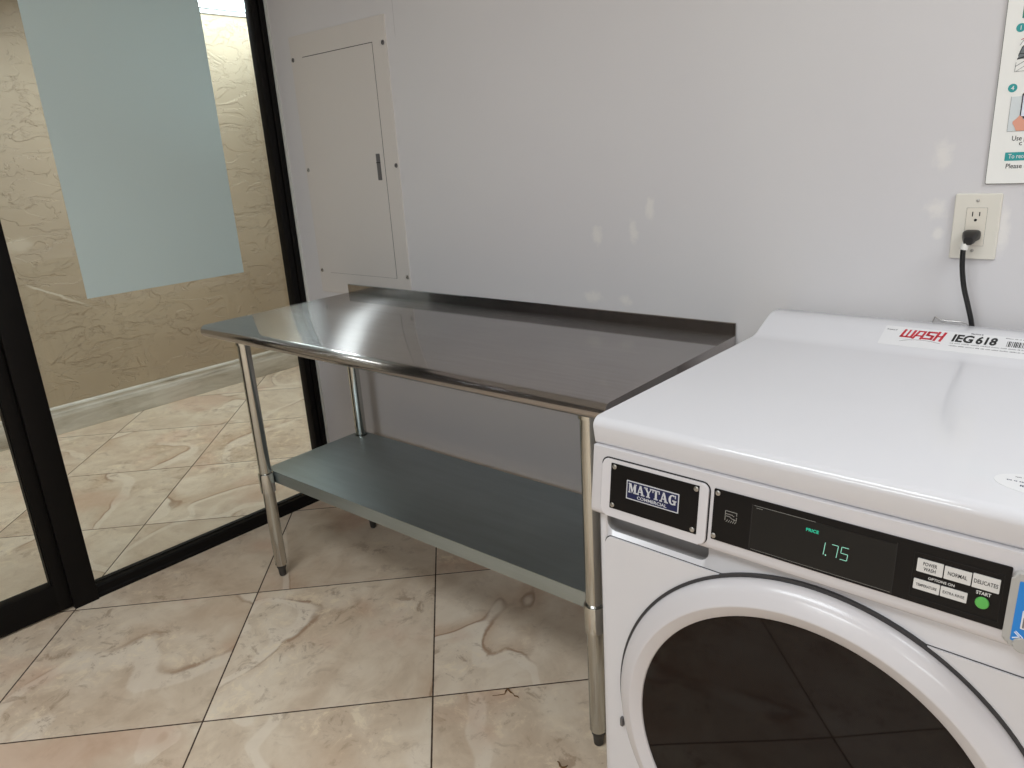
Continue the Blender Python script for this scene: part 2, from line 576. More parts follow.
class Plane:
    """a flat working face: u to the right, v up, w out of the face"""
    def __init__(s, origin, udir, vdir):
        s.o = Vector(origin)
        s.u = Vector(udir).normalized()
        s.v = Vector(vdir).normalized()
        s.w = s.u.cross(s.v).normalized()
        s.M = Matrix((( s.u.x, s.v.x, s.w.x, s.o.x), (s.u.y, s.v.y, s.w.y, s.o.y), (s.u.z, s.v.z, s.w.z, s.o.z), (0, 0, 0, 1)))

    def at(s, u, v, w=0.0):
        return s.o + s.u * u + s.v * v + s.w * w

    def slab(s, name, polys, w0, w1, mat, parent, bev=0.0, smooth=True):
        bm = bmesh.new()
        if polys and not isinstance(polys[0][0], (tuple, list)):
            polys = [polys]
        for pts in polys:
            A, B = extrude_poly(bm, pts, s.at, w0, w1)
            if bev:
                es = [e for e in bm.edges if e.verts[0] in B and e.verts[1] in B]
                bmesh.ops.bevel(bm, geom=es, offset=bev, segments=2, affect='EDGES', profile=0.5)
        return obj(name, bm, mat, parent, smooth=smooth, wn=bool(bev))

    def text(s, name, lines, mat, parent, w=0.0004, thick=0.0003):
        """lines: (string, u, v, height, width or None, align, bold, shear)"""
        bm = bmesh.new()
        for (txt, u, v, h, wid, al, bold, shear) in lines:
            cu = bpy.data.curves.new('lettering', 'FONT')
            cu.body = txt
            cu.size = 1.0
            cu.offset = bold
            cu.shear = shear
            cu.resolution_u = 3
            ob = bpy.data.objects.new('lettering', cu)
            COL.objects.link(ob)
            bpy.context.view_layer.update()
            me = bpy.data.meshes.new_from_object(ob.evaluated_get(bpy.context.evaluated_depsgraph_get()))
            bpy.data.objects.remove(ob)
            bpy.data.curves.remove(cu)
            xs = [q.co.x for q in me.vertices]
            ys = [q.co.y for q in me.vertices]
            x0, x1 = min(xs), max(xs)
            y0 = min(ys)
            y1 = max(ys)
            sy = h / 0.70
            sx = sy if wid is None else wid / (x1 - x0)
            W = (x1 - x0) * sx
            ou = u - (W / 2 if al == 'C' else 0.0)
            t = bmesh.new()
            t.from_mesh(me)
            bpy.data.meshes.remove(me)
            r = bmesh.ops.extrude_face_region(t, geom=t.faces[:])
            for q in t.verts:
                q.co.z = 0.0
            for q in [g for g in r['geom'] if isinstance(g, bmesh.types.BMVert)]:
                q.co.z = 1.0
            for q in t.verts:
                q.co = s.at(ou + (q.co.x - x0) * sx, v + q.co.y * sy, w + q.co.z * thick)
            tm = bpy.data.meshes.new('lettering')
            t.to_mesh(tm)
            t.free()
            bm.from_mesh(tm)
            bpy.data.meshes.remove(tm)
        return obj(name, bm, mat, parent, smooth=False)


def stroke(pts, w):
    """outline of a mitred thick polyline -> list of quads (2-D)"""
    quads = []
    for (x0, y0), (x1, y1) in zip(pts, pts[1:]):
        dx, dy = x1 - x0, y1 - y0
        l = math.hypot(dx, dy) or 1
        nx, ny = -dy / l * w / 2, dx / l * w / 2
        ex, ey = dx / l * w / 2 * 0.95, dy / l * w / 2 * 0.95
        quads.append([(x0 + nx - ex, y0 + ny - ey), (x0 - nx - ex, y0 - ny - ey), (x1 - nx + ex, y1 - ny + ey), (x1 + nx + ex, y1 + ny + ey)])
    return quads


# ------------------------------------------------------------------ the setting
XP = -1.384          # room face of the glass partition
PROT = -0.0209
CH = 2.5             # room ceiling height
XR, YF = 4.4, -6.6   # far right wall, wall behind the camera
XC = -3.411          # stucco wall of the corridor
YC0, YC1 = -6.8, 3.4

bm = bmesh.new()
add_box(bm, XC - 0.15, YC0 - 0.1, -0.08, XR + 0.12, YC1 + 0.1, 0.0)
tag(obj('floor', bm, M_FLOOR, smooth=False), kind='structure')
tag(obj('wall_back', box_bm(XP - 0.055, 0.0, 0.0, XR, 0.12, CH), M_WALL, smooth=False), kind='structure')
tag(obj('wall_right', box_bm(XR, YF, 0.0, XR + 0.1, 0.12, CH), M_WALL, smooth=False), kind='structure')
tag(obj('wall_front', box_bm(-1.25, YF - 0.1, 0.0, XR + 0.1, YF, CH), M_WALL, smooth=False), kind='structure')
tag(obj('ceiling', box_bm(-1.40, YF - 0.1, CH, XR + 0.1, 0.12, CH + 0.08), M_CEIL, smooth=False), kind='structure')

# corridor beyond the glass
CZ = 2.338
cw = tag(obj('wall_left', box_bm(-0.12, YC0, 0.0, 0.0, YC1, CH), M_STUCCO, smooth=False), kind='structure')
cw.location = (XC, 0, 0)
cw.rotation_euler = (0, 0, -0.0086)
tag(obj('ceiling', box_bm(XC - 0.2, YC0, CZ, -1.46, YC1, CZ + 0.08), M_CORR_CEIL, smooth=False), kind='structure')
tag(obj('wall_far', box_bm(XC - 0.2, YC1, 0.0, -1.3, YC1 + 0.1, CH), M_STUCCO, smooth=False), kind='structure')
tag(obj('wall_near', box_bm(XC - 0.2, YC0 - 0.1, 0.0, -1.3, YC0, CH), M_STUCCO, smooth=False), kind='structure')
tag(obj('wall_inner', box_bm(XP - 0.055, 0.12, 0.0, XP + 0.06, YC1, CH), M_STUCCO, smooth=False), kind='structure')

# corridor baseboard with a moulded top, and crown strip
prof = [(0.0, 0.0), (0.020, 0.0), (0.022, 0.004), (0.021, 0.100), (0.018, 0.112), (0.017, 0.120),
        (0.013, 0.128), (0.012, 0.138), (0.014, 0.144), (0.011, 0.152), (0.006, 0.158), (0.0, 0.160)]
bm = bmesh.new()
extrude_poly(bm, prof, lambda u, v, w: (u, w, v), YC0, YC1)
bb = tag(obj('baseboard_left', bm, M_BASE, smooth=False), kind='structure')
bb.location = (XC, 0, 0)
bb.rotation_euler = (0, 0, -0.0086)
prof = [(0.0, 0.0), (0.012, 0.0), (0.014, 0.006), (0.014, 0.028), (0.018, 0.032), (0.018, 0.044), (0.0, 0.044)]
bm = bmesh.new()
extrude_poly(bm, prof, lambda u, v, w: (u, w, v + 2.296), YC0, YC1)
cr = tag(obj('trim_1', bm, M_CROWN, smooth=False), kind='structure')
cr.location = (XC, 0, 0)
cr.rotation_euler = (0, 0, -0.0086)

# pale caulked strip where the black frame meets the painted wall
tag(obj('trim_2', box_bm(XP + 0.012, -0.006, 0.0, XP + 0.024, 0.001, 2.25, 0.002, 2), M_CAULK), kind='structure')

# fixed glass beside the door
win = tag(empty('window_1', (XP, 0, 0), PROT), kind='structure')
FD = -0.05
HEAD = 2.28
obj('jamb', box_bm(FD, -0.026, 0, 0.012, 0.0, HEAD, 0.002, 2), M_FRAME, win)
obj('jamb', box_bm(FD + 0.012, -0.054, 0, 0.007, -0.029, HEAD, 0.002, 2), M_FRAME, win)
obj('jamb_gasket', box_bm(FD + 0.014, -0.034, 0, -0.002, -0.023, HEAD), M_SEAM, win)
bm = bmesh.new()
extrude_poly(bm, [(FD, 0), (0.004, 0), (0.004, 0.012), (0.0, 0.016), (0.0, 0.040), (-0.004, 0.045), (-0.022, 0.045), (-0.022, 0.040),
                  (-0.030, 0.040), (-0.030, 0.045), (FD, 0.045)], lambda u, v, w: (u, w, v), -0.985, -0.053)
obj('bottom_rail', bm, M_FRAME, win, smooth=False)
obj('post', box_bm(FD - 0.01, -1.060, 0, 0.012, -0.983, HEAD, 0.002, 2), M_FRAME, win)
obj('head_rail', box_bm(FD, -0.985, HEAD - 0.06, 0.0, 0.0, HEAD, 0.002, 2), M_FRAME, win)
obj('glass_pane', box_bm(-0.030, -0.984, 0.042, -0.024, -0.050, HEAD - 0.05), M_GLASS, win, smooth=False)
fl = obj('frosted_film', box_bm(-0.0236, -0.7905, 1.0130, -0.0232, -0.2337, 2.06), M_FILM, win, smooth=False)
fl['label'] = 'frosted blue-grey privacy film'

door = tag(empty('door_1', (XP, 0, 0), PROT), kind='structure')
obj('stile', box_bm(FD, -1.102, 0.008, -0.002, -1.063, 2.2, 0.002, 2), M_FRAME, door)
obj('stile', box_bm(FD, -2.02, 0.008, -0.002, -1.96, 2.2, 0.002, 2), M_FRAME, door)
obj('bottom_rail', box_bm(FD, -1.962, 0.008, -0.002, -1.100, 0.106, 0.002, 2), M_FRAME, door)
obj('top_rail', box_bm(FD, -1.962, 2.12, -0.002, -1.100, 2.2, 0.002, 2), M_FRAME, door)
obj('glazing_bead', box_bm(FD + 0.008, -1.106, 0.10, -0.012, -1.098, 2.13, 0.001, 1), M_FRAME, door)
obj('glass_pane', box_bm(-0.030, -1.97, 0.10, -0.024, -1.10, 2.13), M_GLASS, door, smooth=False)
w2 = tag(empty('window_2', (XP, 0, 0), PROT), kind='structure')
obj('post', box_bm(FD - 0.01, -2.10, 0, 0.012, -2.024, HEAD, 0.002, 2), M_FRAME, w2)
obj('bottom_rail', box_bm(FD, -6.6, 0, 0.0, -2.10, 0.045, 0.002, 2), M_FRAME, w2)
obj('head_rail', box_bm(FD, -6.6, HEAD - 0.06, 0.0, -2.10, HEAD, 0.002, 2), M_FRAME, w2)
obj('glass_pane', box_bm(-0.030, -6.6, 0.042, -0.024, -2.10, HEAD - 0.05), M_GLASS, w2, smooth=False)
hd = tag(obj('trim_3', box_bm(FD - 0.01, -6.6, HEAD, 0.0, 0.0, CH), M_WALL, smooth=False), kind='structure')
hd.location = (XP, 0, 0)
hd.rotation_euler = (0, 0, PROT)


# ------------------------------------------------------------------ steel work table
def work_table():
    t = tag(empty('work_table', (-1.0595, -0.0200, 0), 0.0130),
            'stainless steel work table with a back upstand and galvanised undershelf', 'table')
    L, D, H = 1.505, 0.5956, 0.924
    # deck, rolled front edge
    R = 0.0195
    cy, cz = -D + R, H - R
    prof = [(-0.004, H), (-0.30, H), (cy - 0.0, H)]
    for k in range(1, 15):
        a = PI / 2 + (PI * 1.18) * k / 14
        prof.append((cy + R * math.cos(a), cz + R * math.sin(a)))
    inner = []
    for k in range(14, 0, -1):
        a = PI / 2 + (PI * 1.18) * k / 14
        inner.append((cy + (R - 0.002) * math.cos(a), cz + (R - 0.002) * math.sin(a)))
    prof += inner + [(cy, H - 0.002), (-0.004, H - 0.002)]
    bm = bmesh.new()
    extrude_poly(bm, prof, lambda u, v, w: (w, u, v), 0.0, L)
    obj('tabletop', bm, M_TOP, t, angle=0.7)
    # turned-down ends: a sheet flange with the roll's end closed
    for x0, x1 in ((0.0, 0.0016), (L - 0.0016, L)):
        bm = bmesh.new()
        pts = [(-0.004, H - 0.0004), (cy, H - 0.0004)]
        for k in range(1, 11):
            a = PI / 2 + PI * k / 10
            pts.append((cy + (R - 0.0003) * math.cos(a), cz + (R - 0.0003) * math.sin(a)))
        pts += [(-0.004, H - 2 * R)]
        sgn = -1 if x0 == 0 else 1
        extrude_poly(bm, pts, lambda u, v, w: (w, u, v), x0 + sgn * 0.0004, x1 + sgn * 0.0004)
        obj('end_flange', bm, M_TOP, t, angle=0.7)
    # upstand
    bm = bmesh.new()
    extrude_poly(bm, [(-0.0055, H - 0.0295), (-0.0055, H + 0.030), (-0.0045, H + 0.0318), (-0.0030, H + 0.0318), (-0.0022, H + 0.030), (-0.0022, H - 0.0295)],
                 lambda u, v, w: (w, u, v), 0.0, L)
    obj('backsplash', bm, M_SPLASH, t, smooth=False)
    # hat channel under the deck that carries the leg sockets
    bm = bmesh.new()
    for y in (-0.497, -0.080):
        add_box(bm, 0.03, y - 0.03, H - 0.030, L - 0.04, y + 0.03, H - 0.0025)
    obj('underframe', bm, M_GALV, t, smooth=False)
    legs = [(0.066, -0.497), (1.402, -0.497), (0.066, -0.080), (1.402, -0.080)]
    for lx, ly in legs:
        bm = bmesh.new()
        add_tube(bm, [(lx, ly, 0.044), (lx, ly, 0.047), (lx, ly, H - 0.04)], 0.0205, 28, radii=[0.0185, 0.0205, 0.0205])
        lg = obj('leg', bm, M_LEG, t)
        bm = bmesh.new()
        add_tube(bm, [(lx, ly, 0.0), (lx, ly, 0.004), (lx, ly, 0.030), (lx, ly, 0.034), (lx, ly, 0.046)], 0.0135, 24,
                 radii=[0.0085, 0.0118, 0.0138, 0.0165, 0.0165])
        obj('foot', bm, M_FOOT, lg)
        bm = bmesh.new()
        add_tube(bm, [(lx, ly, H - 0.075), (lx, ly, H - 0.012)], 0.024, 28)
        obj('socket', bm, M_LEG, lg)
    # undershelf with turned-down lips and clamped corner collars
    Z = 0.396
    x0, x1, y0, y1 = 0.030, 1.438, -0.472, -0.053
    k = 0.014
    out = [(x0 + k, y0), (x1 - k, y0), (x1, y0 + k), (x1, y1), (x0, y1), (x0, y0 + k)]
    bm = bmesh.new()
    extrude_poly(bm, out, lambda u, v, w: (u, v, w), Z - 0.002, Z)
    n = len(out)
    for i in range(n):
        (ax, ay), (bx, by) = out[i], out[(i + 1) % n]
        dx, dy = bx - ax, by - ay
        l = math.hypot(dx, dy)
        nx, ny = -dy / l * 0.002, dx / l * 0.002
        q = [(ax, ay), (bx, by), (bx + nx, by + ny), (ax + nx, ay + ny)]
        extrude_poly(bm, q, lambda u, v, w: (u, v, w), Z - 0.042, Z - 0.0005)
    sh = obj('undershelf', bm, M_GALV, t, smooth=False)
    for lx, ly in legs:
        bm = bmesh.new()
        lathe(bm, [(0.0208, -0.068), (0.0245, -0.068), (0.0252, -0.060), (0.0252, -0.004), (0.0245, 0.0), (0.0208, 0.0)], (lx, ly, Z), 'Z', 28, close_ends=False)
        obj('collar', bm, M_LEG, sh)
    return t


work_table()


# ------------------------------------------------------------------ washing machine
def washer():
    t = tag(empty('washing_machine', (0.5517, -0.7752, 0), -0.0176),
            'white front-loading coin laundry washer with black control panel beside the steel table', 'washing machine')
    W = 0.729
    cx, cz = 0.3645, 0.486
    # cabinet with the grip recess under the drawer cut in
    bm = box_bm(0.004, 0.0, 0.03, W - 0.004, 0.715, 0.930, 0.012, 4)
    cab = obj('cabinet', bm, M_WHITE, t)
    cut = obj('cutter', box_bm(0.024, -0.05, 0.783, 0.206, 0.028, 0.836, 0.016, 4), M_RECESS_SHADE, t)
    md = cab.modifiers.new('recess', 'BOOLEAN')
    md.operation = 'DIFFERENCE'
    md.object = cut
    md.solver = 'EXACT'
    md.material_mode = 'TRANSFER'
    bpy.context.view_layer.update()
    me = bpy.data.meshes.new_from_object(cab.evaluated_get(bpy.context.evaluated_depsgraph_get()))
    cab.modifiers.clear()
    cab.data = me
    me.name = 'cabinet'
    if M_RECESS_SHADE.name not in [q.name for q in me.materials if q]:
        me.materials.append(M_RECESS_SHADE)
    ri = [q.name for q in me.materials].index(M_RECESS_SHADE.name)
    for p in me.polygons:
        c = p.center
        if 0.02 < c.x < 0.21 and 0.0008 < c.y < 0.05 and 0.775 < c.z < 0.845:
            p.material_index = ri
    bpy.data.objects.remove(cut)
    for i in range(4):
        bm = bmesh.new()
        x = 0.06 if i % 2 == 0 else W - 0.06
        y = 0.06 if i < 2 else 0.65
        add_tube(bm, [(x, y, 0), (x, y, 0.012), (x, y, 0.035)], 0.02, 18, radii=[0.022, 0.022, 0.014])
        obj('foot', bm, M_FOOT, t)
    # lid: flat top, rolled front, step up at the back
    zl, zt = 0.931, 0.975
    r = 0.015
    prof = [(0.012, zl), (0.0060, zl + 0.0005), (0.0048, zl + 0.003)]
    for k in range(9):
        a = PI + (-PI / 2) * k / 8
        prof.append((r + r * math.cos(a), zt - r + r * math.sin(a)))
    prof += [(0.30, zt), (0.585, zt), (0.602, zt + 0.001), (0.615, zt + 0.004), (0.628, zt + 0.0095), (0.672, zt + 0.0285),
             (0.686, zt + 0.0335), (0.700, zt + 0.0352), (0.735, zt + 0.0352), (0.745, zt + 0.031), (0.750, zt + 0.022), (0.750, zl)]
    bm = bmesh.new()
    A, B = extrude_poly(bm, prof, lambda u, v, w: (w, u, v), 0.0, W)
    es = [e for e in bm.edges if (e.verts[0] in A and e.verts[1] in A) or (e.verts[0] in B and e.verts[1] in B)]
    es = [e for e in es if not (abs(e.verts[0].co.z - zl) < 0.006 and abs(e.verts[1].co.z - zl) < 0.006)]
    bmesh.ops.bevel(bm, geom=es, offset=0.011, segments=4, affect='EDGES', profile=0.5, clamp_overlap=True)
    lid = obj('lid', bm, M_WHITE, t, angle=0.9)
    # fascia: leans out a little towards its lower edge
    pr = [(0.03, 0.929), (0.0008, 0.929), (-0.0001, 0.9284), (-0.0126, 0.8235), (-0.0122, 0.8175), (-0.0092, 0.8135), (-0.004, 0.8115), (0.03, 0.8115)]
    bm = bmesh.new()
    A, B = extrude_poly(bm, pr, lambda u, v, w: (w, u, v), 0.001, W - 0.001)
    es = [e for e in bm.edges if ((e.verts[0] in A and e.verts[1] in A) or (e.verts[0] in B and e.verts[1] in B)) and min(e.verts[0].co.y, e.verts[1].co.y) < -0.0001 and max(e.verts[0].co.y, e.verts[1].co.y) < 0.02]
    bmesh.ops.bevel(bm, geom=es, offset=0.006, segments=3, affect='EDGES', profile=0.5, clamp_overlap=True)
    fas = obj('fascia', bm, M_WHITE2, t, angle=0.7)
    F = Plane((0, 0, 0.929), (1, 0, 0), (0, 0.014, 0.117))

    # detergent drawer
    F.slab('drawer_gap', rrect(0.0192, -0.1112, 0.2093, -0.0138, 0.013), -0.002, 0.0005, M_SEAM, fas)
    dr = F.slab('drawer', rrect(0.0214, -0.1118, 0.2071, -0.0160, 0.011), -0.002, 0.0036, M_DRAWER, t, bev=0.0022)
    F.slab('name_plate', rrect(0.0392, -0.0968, 0.1928, -0.0212, 0.001, 2), 0.003, 0.0044, M_BLACK, dr)
    for u, v in ((0.0455, -0.0268), (0.1880, -0.0268), (0.1860, -0.0910), (0.0445, -0.0910)):
        bm = bmesh.new()
        lathe(bm, [(0.0040, 0.0), (0.0038, 0.0010), (0.0026, 0.0017), (0.0018, 0.0017), (0.0015, 0.0012), (0.0002, 0.0012)], (0, 0, 0), 'Z', 18)
        bmesh.ops.transform(bm, matrix=F.M @ Matrix.Translation((u, v, 0.0043)), verts=bm.verts)
        obj('screw', bm, M_SCREW, dr)
    bd = F.slab('badge', rrect(0.0698, -0.0728, 0.1618, -0.0422, 0.0004, 1), 0.0043, 0.0050, M_SILVER, dr)
    F.slab('badge_field', rrect(0.0714, -0.0712, 0.1602, -0.0438, 0.0003, 1), 0.0048, 0.0052, M_NAVY, dr)
    # slab-serif lettering of the badge
    def serif_word(u0, u1, v0, v1):
        polys = []
        w = (u1 - u0) / 6.0
        h = v1 - v0
        sw, sf, ss = w * 0.30, h * 0.11, w * 0.17      # thick stem, serif height, thin stem

        def P(i, pts):
            polys.append([(u0 + i * w + x * w, v0 + y * h) for x, y in pts])

        def R(i, x0, y0, x1, y1):
            P(i, [(x0, y0), (x1, y0), (x1, y1), (x0, y1)])
        T, t_, s = 0.25, 0.14, 0.12
        # M
        R(0, 0.08, 0, 0.20, 1); R(0, 0.72, 0, 0.96, 1); R(0, 0.0, 0, 0.28, s); R(0, 0.64, 0, 1.04, s)
        R(0, 0.0, 1 - s, 0.22, 1); R(0, 0.76, 1 - s, 1.04, 1)
        P(0, [(0.10, 1), (0.34, 1), (0.58, 0.25), (0.46, 0.0)]); P(0, [(0.46, 0.0), (0.56, 0.18), (0.84, 1), (0.72, 1)])
        # A
        P(1, [(0.14, 0), (0.26, 0), (0.56, 1), (0.44, 1)]); P(1, [(0.40, 1), (0.62, 1), (0.98, 0), (0.72, 0)])
        R(1, 0.28, 0.28, 0.72, 0.38); R(1, 0.04, 0, 0.36, s); R(1, 0.62, 0, 1.08, s)
        # Y
        P(2, [(0.04, 1), (0.32, 1), (0.62, 0.45), (0.42, 0.45)]); P(2, [(0.84, 1), (0.96, 1), (0.64, 0.45), (0.52, 0.45)])
        R(2, 0.42, 0, 0.66, 0.48); R(2, 0.30, 0, 0.78, s); R(2, -0.02, 1 - s, 0.42, 1); R(2, 0.72, 1 - s, 1.04, 1)
        # T
        R(3, 0.38, 0, 0.62, 1); R(3, 0.06, 0.88, 0.94, 1); R(3, 0.06, 0.66, 0.16, 1); R(3, 0.84, 0.66, 0.94, 1); R(3, 0.26, 0, 0.74, s)
        # A
        P(4, [(0.06, 0), (0.18, 0), (0.48, 1), (0.36, 1)]); P(4, [(0.32, 1), (0.54, 1), (0.90, 0), (0.64, 0)])
        R(4, 0.20, 0.28, 0.64, 0.38); R(4, -0.06, 0, 0.28, s); R(4, 0.54, 0, 1.0, s)
        # G
        ring = []
        for k in range(17):
            a = math.radians(55 + 265 * k / 16)
            ring.append((a, k))
        for (a, _), (b, _) in zip(ring, ring[1:]):
            def th(q):
                return 0.13 + 0.13 * abs(math.cos(q))
            P(5, [(0.52 + 0.46 * math.cos(a), 0.5 + 0.51 * math.sin(a)), (0.52 + 0.46 * math.cos(b), 0.5 + 0.51 * math.sin(b)),
                  (0.52 + (0.46 - th(b)) * math.cos(b), 0.5 + (0.51 - 0.12) * math.sin(b)), (0.52 + (0.46 - th(a)) * math.cos(a), 0.5 + (0.51 - 0.12) * math.sin(a))])
        R(5, 0.66, 0.02, 0.90, 0.46); R(5, 0.52, 0.36, 1.0, 0.48); R(5, 0.80, 0.68, 0.90, 1.0)
        return polys
    F.slab('badge_lettering', serif_word(0.0738, 0.1580, -0.0616, -0.0460), 0.0051, 0.0056, M_SILVER, dr, smooth=False)
    F.text('badge_lettering', [('COMMERCIAL', 0.1160, -0.0690, 0.0050, 0.052, 'C', 0.01, 0)], M_SILVER, dr, w=0.0051, thick=0.0004)

    # main control panel
    pan = F.slab('control_panel', rrect(0.2150, -0.0968, 0.5780, -0.0192, 0.0015, 2), -0.001, 0.0016, M_BLACK, t)
    F.slab('display_window', rrect(0.2738, -0.0930, 0.4590, -0.0290, 0.0008, 2), 0.0012, 0.0022, M_BLACK2, pan)
    F.slab('panel_seam', rrect(0.2725, -0.0950, 0.2737, -0.0280, 0.0003, 1), 0.0012, 0.0024, M_SEAM, pan)
    F.slab('panel_seam', rrect(0.4588, -0.0950, 0.4600, -0.0262, 0.0003, 1), 0.0012, 0.0024, M_SEAM, pan)
    F.slab('panel_outline', [rrect(0.276, -0.0288, 0.360, -0.0284, 0.0001, 1), rrect(0.276, -0.0932, 0.458, -0.0929, 0.0001, 1), rrect(0.279, -0.0318, 0.288, -0.0313, 0.0001, 1)], 0.0021, 0.0024, M_DIMINK, pan)
    for u, v in ((0.2208, -0.0252), (0.2188, -0.0908)):
        bm = bmesh.new()
        lathe(bm, [(0.0040, 0.0), (0.0038, 0.0010), (0.0026, 0.0017), (0.0018, 0.0017), (0.0015, 0.0012), (0.0002, 0.0012)], (0, 0, 0), 'Z', 18)
        bmesh.ops.transform(bm, matrix=F.M @ Matrix.Translation((u, v, 0.0015)), verts=bm.verts)
        obj('screw', bm, M_SCREW, pan)
    # small printed machine icon
    ic = []
    u0, u1, va, vb = 0.2345, 0.2515, -0.0640, -0.0478
    lw = 0.0008
    ic += stroke([(u0, vb - 0.007), (u0, vb), (u1, vb), (u1, vb - 0.004)], lw)
    ic += stroke([(u0, vb - 0.0045), (u0 + 0.010, vb - 0.0045), (u0 + 0.013, vb - 0.006)], lw)
    ic += stroke([(u0, vb - 0.0085), (u0, va + 0.002)], lw)
    ic += stroke([(u0 + 0.001, vb - 0.008), (u0 + 0.006, vb - 0.0075), (u0 + 0.010, vb - 0.010), (u1 - 0.003, vb - 0.0105)], lw)
    ic += stroke([(u1, vb - 0.007), (u1, va + 0.005), (u1 - 0.004, va + 0.005)], lw)
    for k in range(5):
        ic += stroke([(u0 + 0.002 + k * 0.0032, va), (u0 + 0.004 + k * 0.0032, va + 0.003)], lw)
    F.slab('printed_icon', ic, 0.0015, 0.0019, M_DIMINK, pan, smooth=False)
    # price read-out
    F.text('price_lamp', [('PRICE', 0.3570, -0.0438, 0.0042, 0.0165, 'C', 0.02, 0)], M_LEDG, pan, w=0.0021)
    dg = []
    lw = 0.0007
    sh = 0.0014

    def seg(u, v, w, h, which):
        A = {'a': [(u + sh, v + h), (u + w + sh, v + h)], 'b': [(u + w + sh, v + h), (u + w + sh / 2, v + h / 2)], 'c': [(u + w + sh / 2, v + h / 2), (u + w, v)],
             'd': [(u, v), (u + w, v)], 'f': [(u + sh, v + h), (u + sh / 2, v + h / 2)], 'g': [(u + sh / 2, v + h / 2), (u + w + sh / 2, v + h / 2)]}
        for c in which:
            (xa, ya), (xb, yb) = A[c]
            q = 0.06
            dg.extend(stroke([(xa + (xb - xa) * q, ya + (yb - ya) * q), (xb - (xb - xa) * q, yb - (yb - ya) * q)], lw))
    dg += stroke([(0.3750, -0.0530), (0.3738, -0.0695)], lw)
    dg.append(circle(0.3768, -0.0698, 0.0009, 10))
    seg(0.3822, -0.0695, 0.0080, 0.0168, 'abc')
    seg(0.3945, -0.0695, 0.0088, 0.0172, 'afgcd')
    F.slab('price_digits', dg, 0.0021, 0.0025, M_LED, pan, smooth=False)
    # button block
    F.slab('button_frame', [rrect(0.4790, -0.0893, 0.4794, -0.0312, 0.0001, 1), rrect(0.4790, -0.0893, 0.5722, -0.0889, 0.0001, 1),
                            rrect(0.5718, -0.0893, 0.5722, -0.0290, 0.0001, 1), rrect(0.4790, -0.0316, 0.5722, -0.0312, 0.0001, 1)], 0.0014, 0.0026, M_SEAM, pan)
    btn = [((0.4834, -0.0548, 0.5113, -0.0380), [('POWER', 0.0062), ('WASH', 0.0)]),
           ((0.5127, -0.0546, 0.5405, -0.0386), [('NORMAL', 0.0028)]),
           ((0.5418, -0.0548, 0.5690, -0.0376), [('DELICATES', 0.0028)]),
           ((0.4822, -0.0778, 0.5106, -0.0648), [('TEMPERATURE', 0.0)]),
           ((0.5117, -0.0776, 0.5393, -0.0648), [('EXTRA RINSE', 0.0)])]
    for (a, b, c, d), words in btn:
        q = F.slab('button', rrect(a, b, c, d, 0.0006, 2), 0.0012, 0.0030, M_BUTTON, pan)
        mid = (b + d) / 2
        if len(words) == 2:
            ln = [(words[0][0], (a + c) / 2, mid + 0.0009, 0.0044, 0.0150, 'C', 0.01, 0), (words[1][0], (a + c) / 2, mid - 0.0055, 0.0044, 0.0130, 'C', 0.01, 0)]
        elif words[0][1]:
            ln = [(words[0][0], (a + c) / 2, mid - 0.0024, 0.0048, 0.0200 if len(words[0][0]) < 8 else 0.0240, 'C', 0.01, 0)]
        else:
            ln = [(words[0][0], (a + c) / 2, mid - 0.0018, 0.0034, 0.0225, 'C', 0.006, 0)]
        F.text('button_lettering', ln, M_INK, pan, w=0.0030, thick=0.0002)
    F.text('panel_lettering', [('OPTIONS ON', 0.5110, -0.0622, 0.0032, 0.0280, 'C', 0.012, 0)], M_WHITEINK, pan, w=0.0015)
    F.text('start_lettering', [('START', 0.5546, -0.0618, 0.0040, 0.0150, 'C', 0.02, 0)], M_WHITEINK, pan, w=0.0015)
    bm = bmesh.new()
    lathe(bm, [(0.0072, 0.0), (0.0072, 0.0016), (0.0064, 0.0026), (0.0002, 0.0028)], (0, 0, 0), 'Z', 32)
    bmesh.ops.transform(bm, matrix=F.M @ Matrix.Translation((0.5546, -0.0712, 0.0014)), verts=bm.verts)
    sb = obj('start_button', bm, M_GREENBTN, pan)
    # card reader on the right
    rd = F.slab('card_reader', rrect(0.5792, -0.1060, 0.6780, -0.0200, 0.007), -0.002, 0.013, M_GREYPL, t, bev=0.004)
    F.slab('blue_label', rrect(0.5872, -0.0995, 0.6720, -0.0280, 0.0015, 3), 0.0125, 0.0134, M_BLUE, rd)
    F.slab('white_window', rrect(0.5945, -0.0830, 0.6600, -0.0610, 0.0008, 2), 0.0132, 0.0138, M_STICKER, rd)
    F.slab('window_print', [rrect(0.5962 + 0.0034 * k, -0.0815, 0.5962 + 0.0034 * k + 0.0018, -0.0690, 0.0002, 1) for k in range(5)], 0.0136, 0.0140, M_GREYINK, rd)
    F.slab('tap_mark', stroke([(0.5905, -0.0890), (0.5955, -0.0930), (0.5895, -0.0960)], 0.0012) + stroke([(0.5915, -0.0875), (0.5985, -0.0930)], 0.0010), 0.0132, 0.0137, M_SCREEN, rd, smooth=False)
    F.slab('thumb_rest', rrect(0.5895, -0.1110, 0.6650, -0.0935, 0.0085), 0.009, 0.0150, M_GREYPL, rd, bev=0.002)

    # lower front panel with its shadow gap
    G = Plane((0, 0, 0), (1, 0, 0), (0, 0, 1))
    def panel_outline(o):
        x0, x1, z0, z1, r = 0.0205 - o, 0.7085 + o, 0.075 - o, 0.7715 + o, 0.014
        return rrect(x0, z0, x1, z1, r)
    G.slab('panel_gap', panel_outline(0.0012), -0.002, 0.0006, M_GASKET, cab)
    G.slab('front_panel', panel_outline(0.0), -0.001, 0.0032, M_WHITE, t, bev=0.002)

    # round door
    bm = bmesh.new()
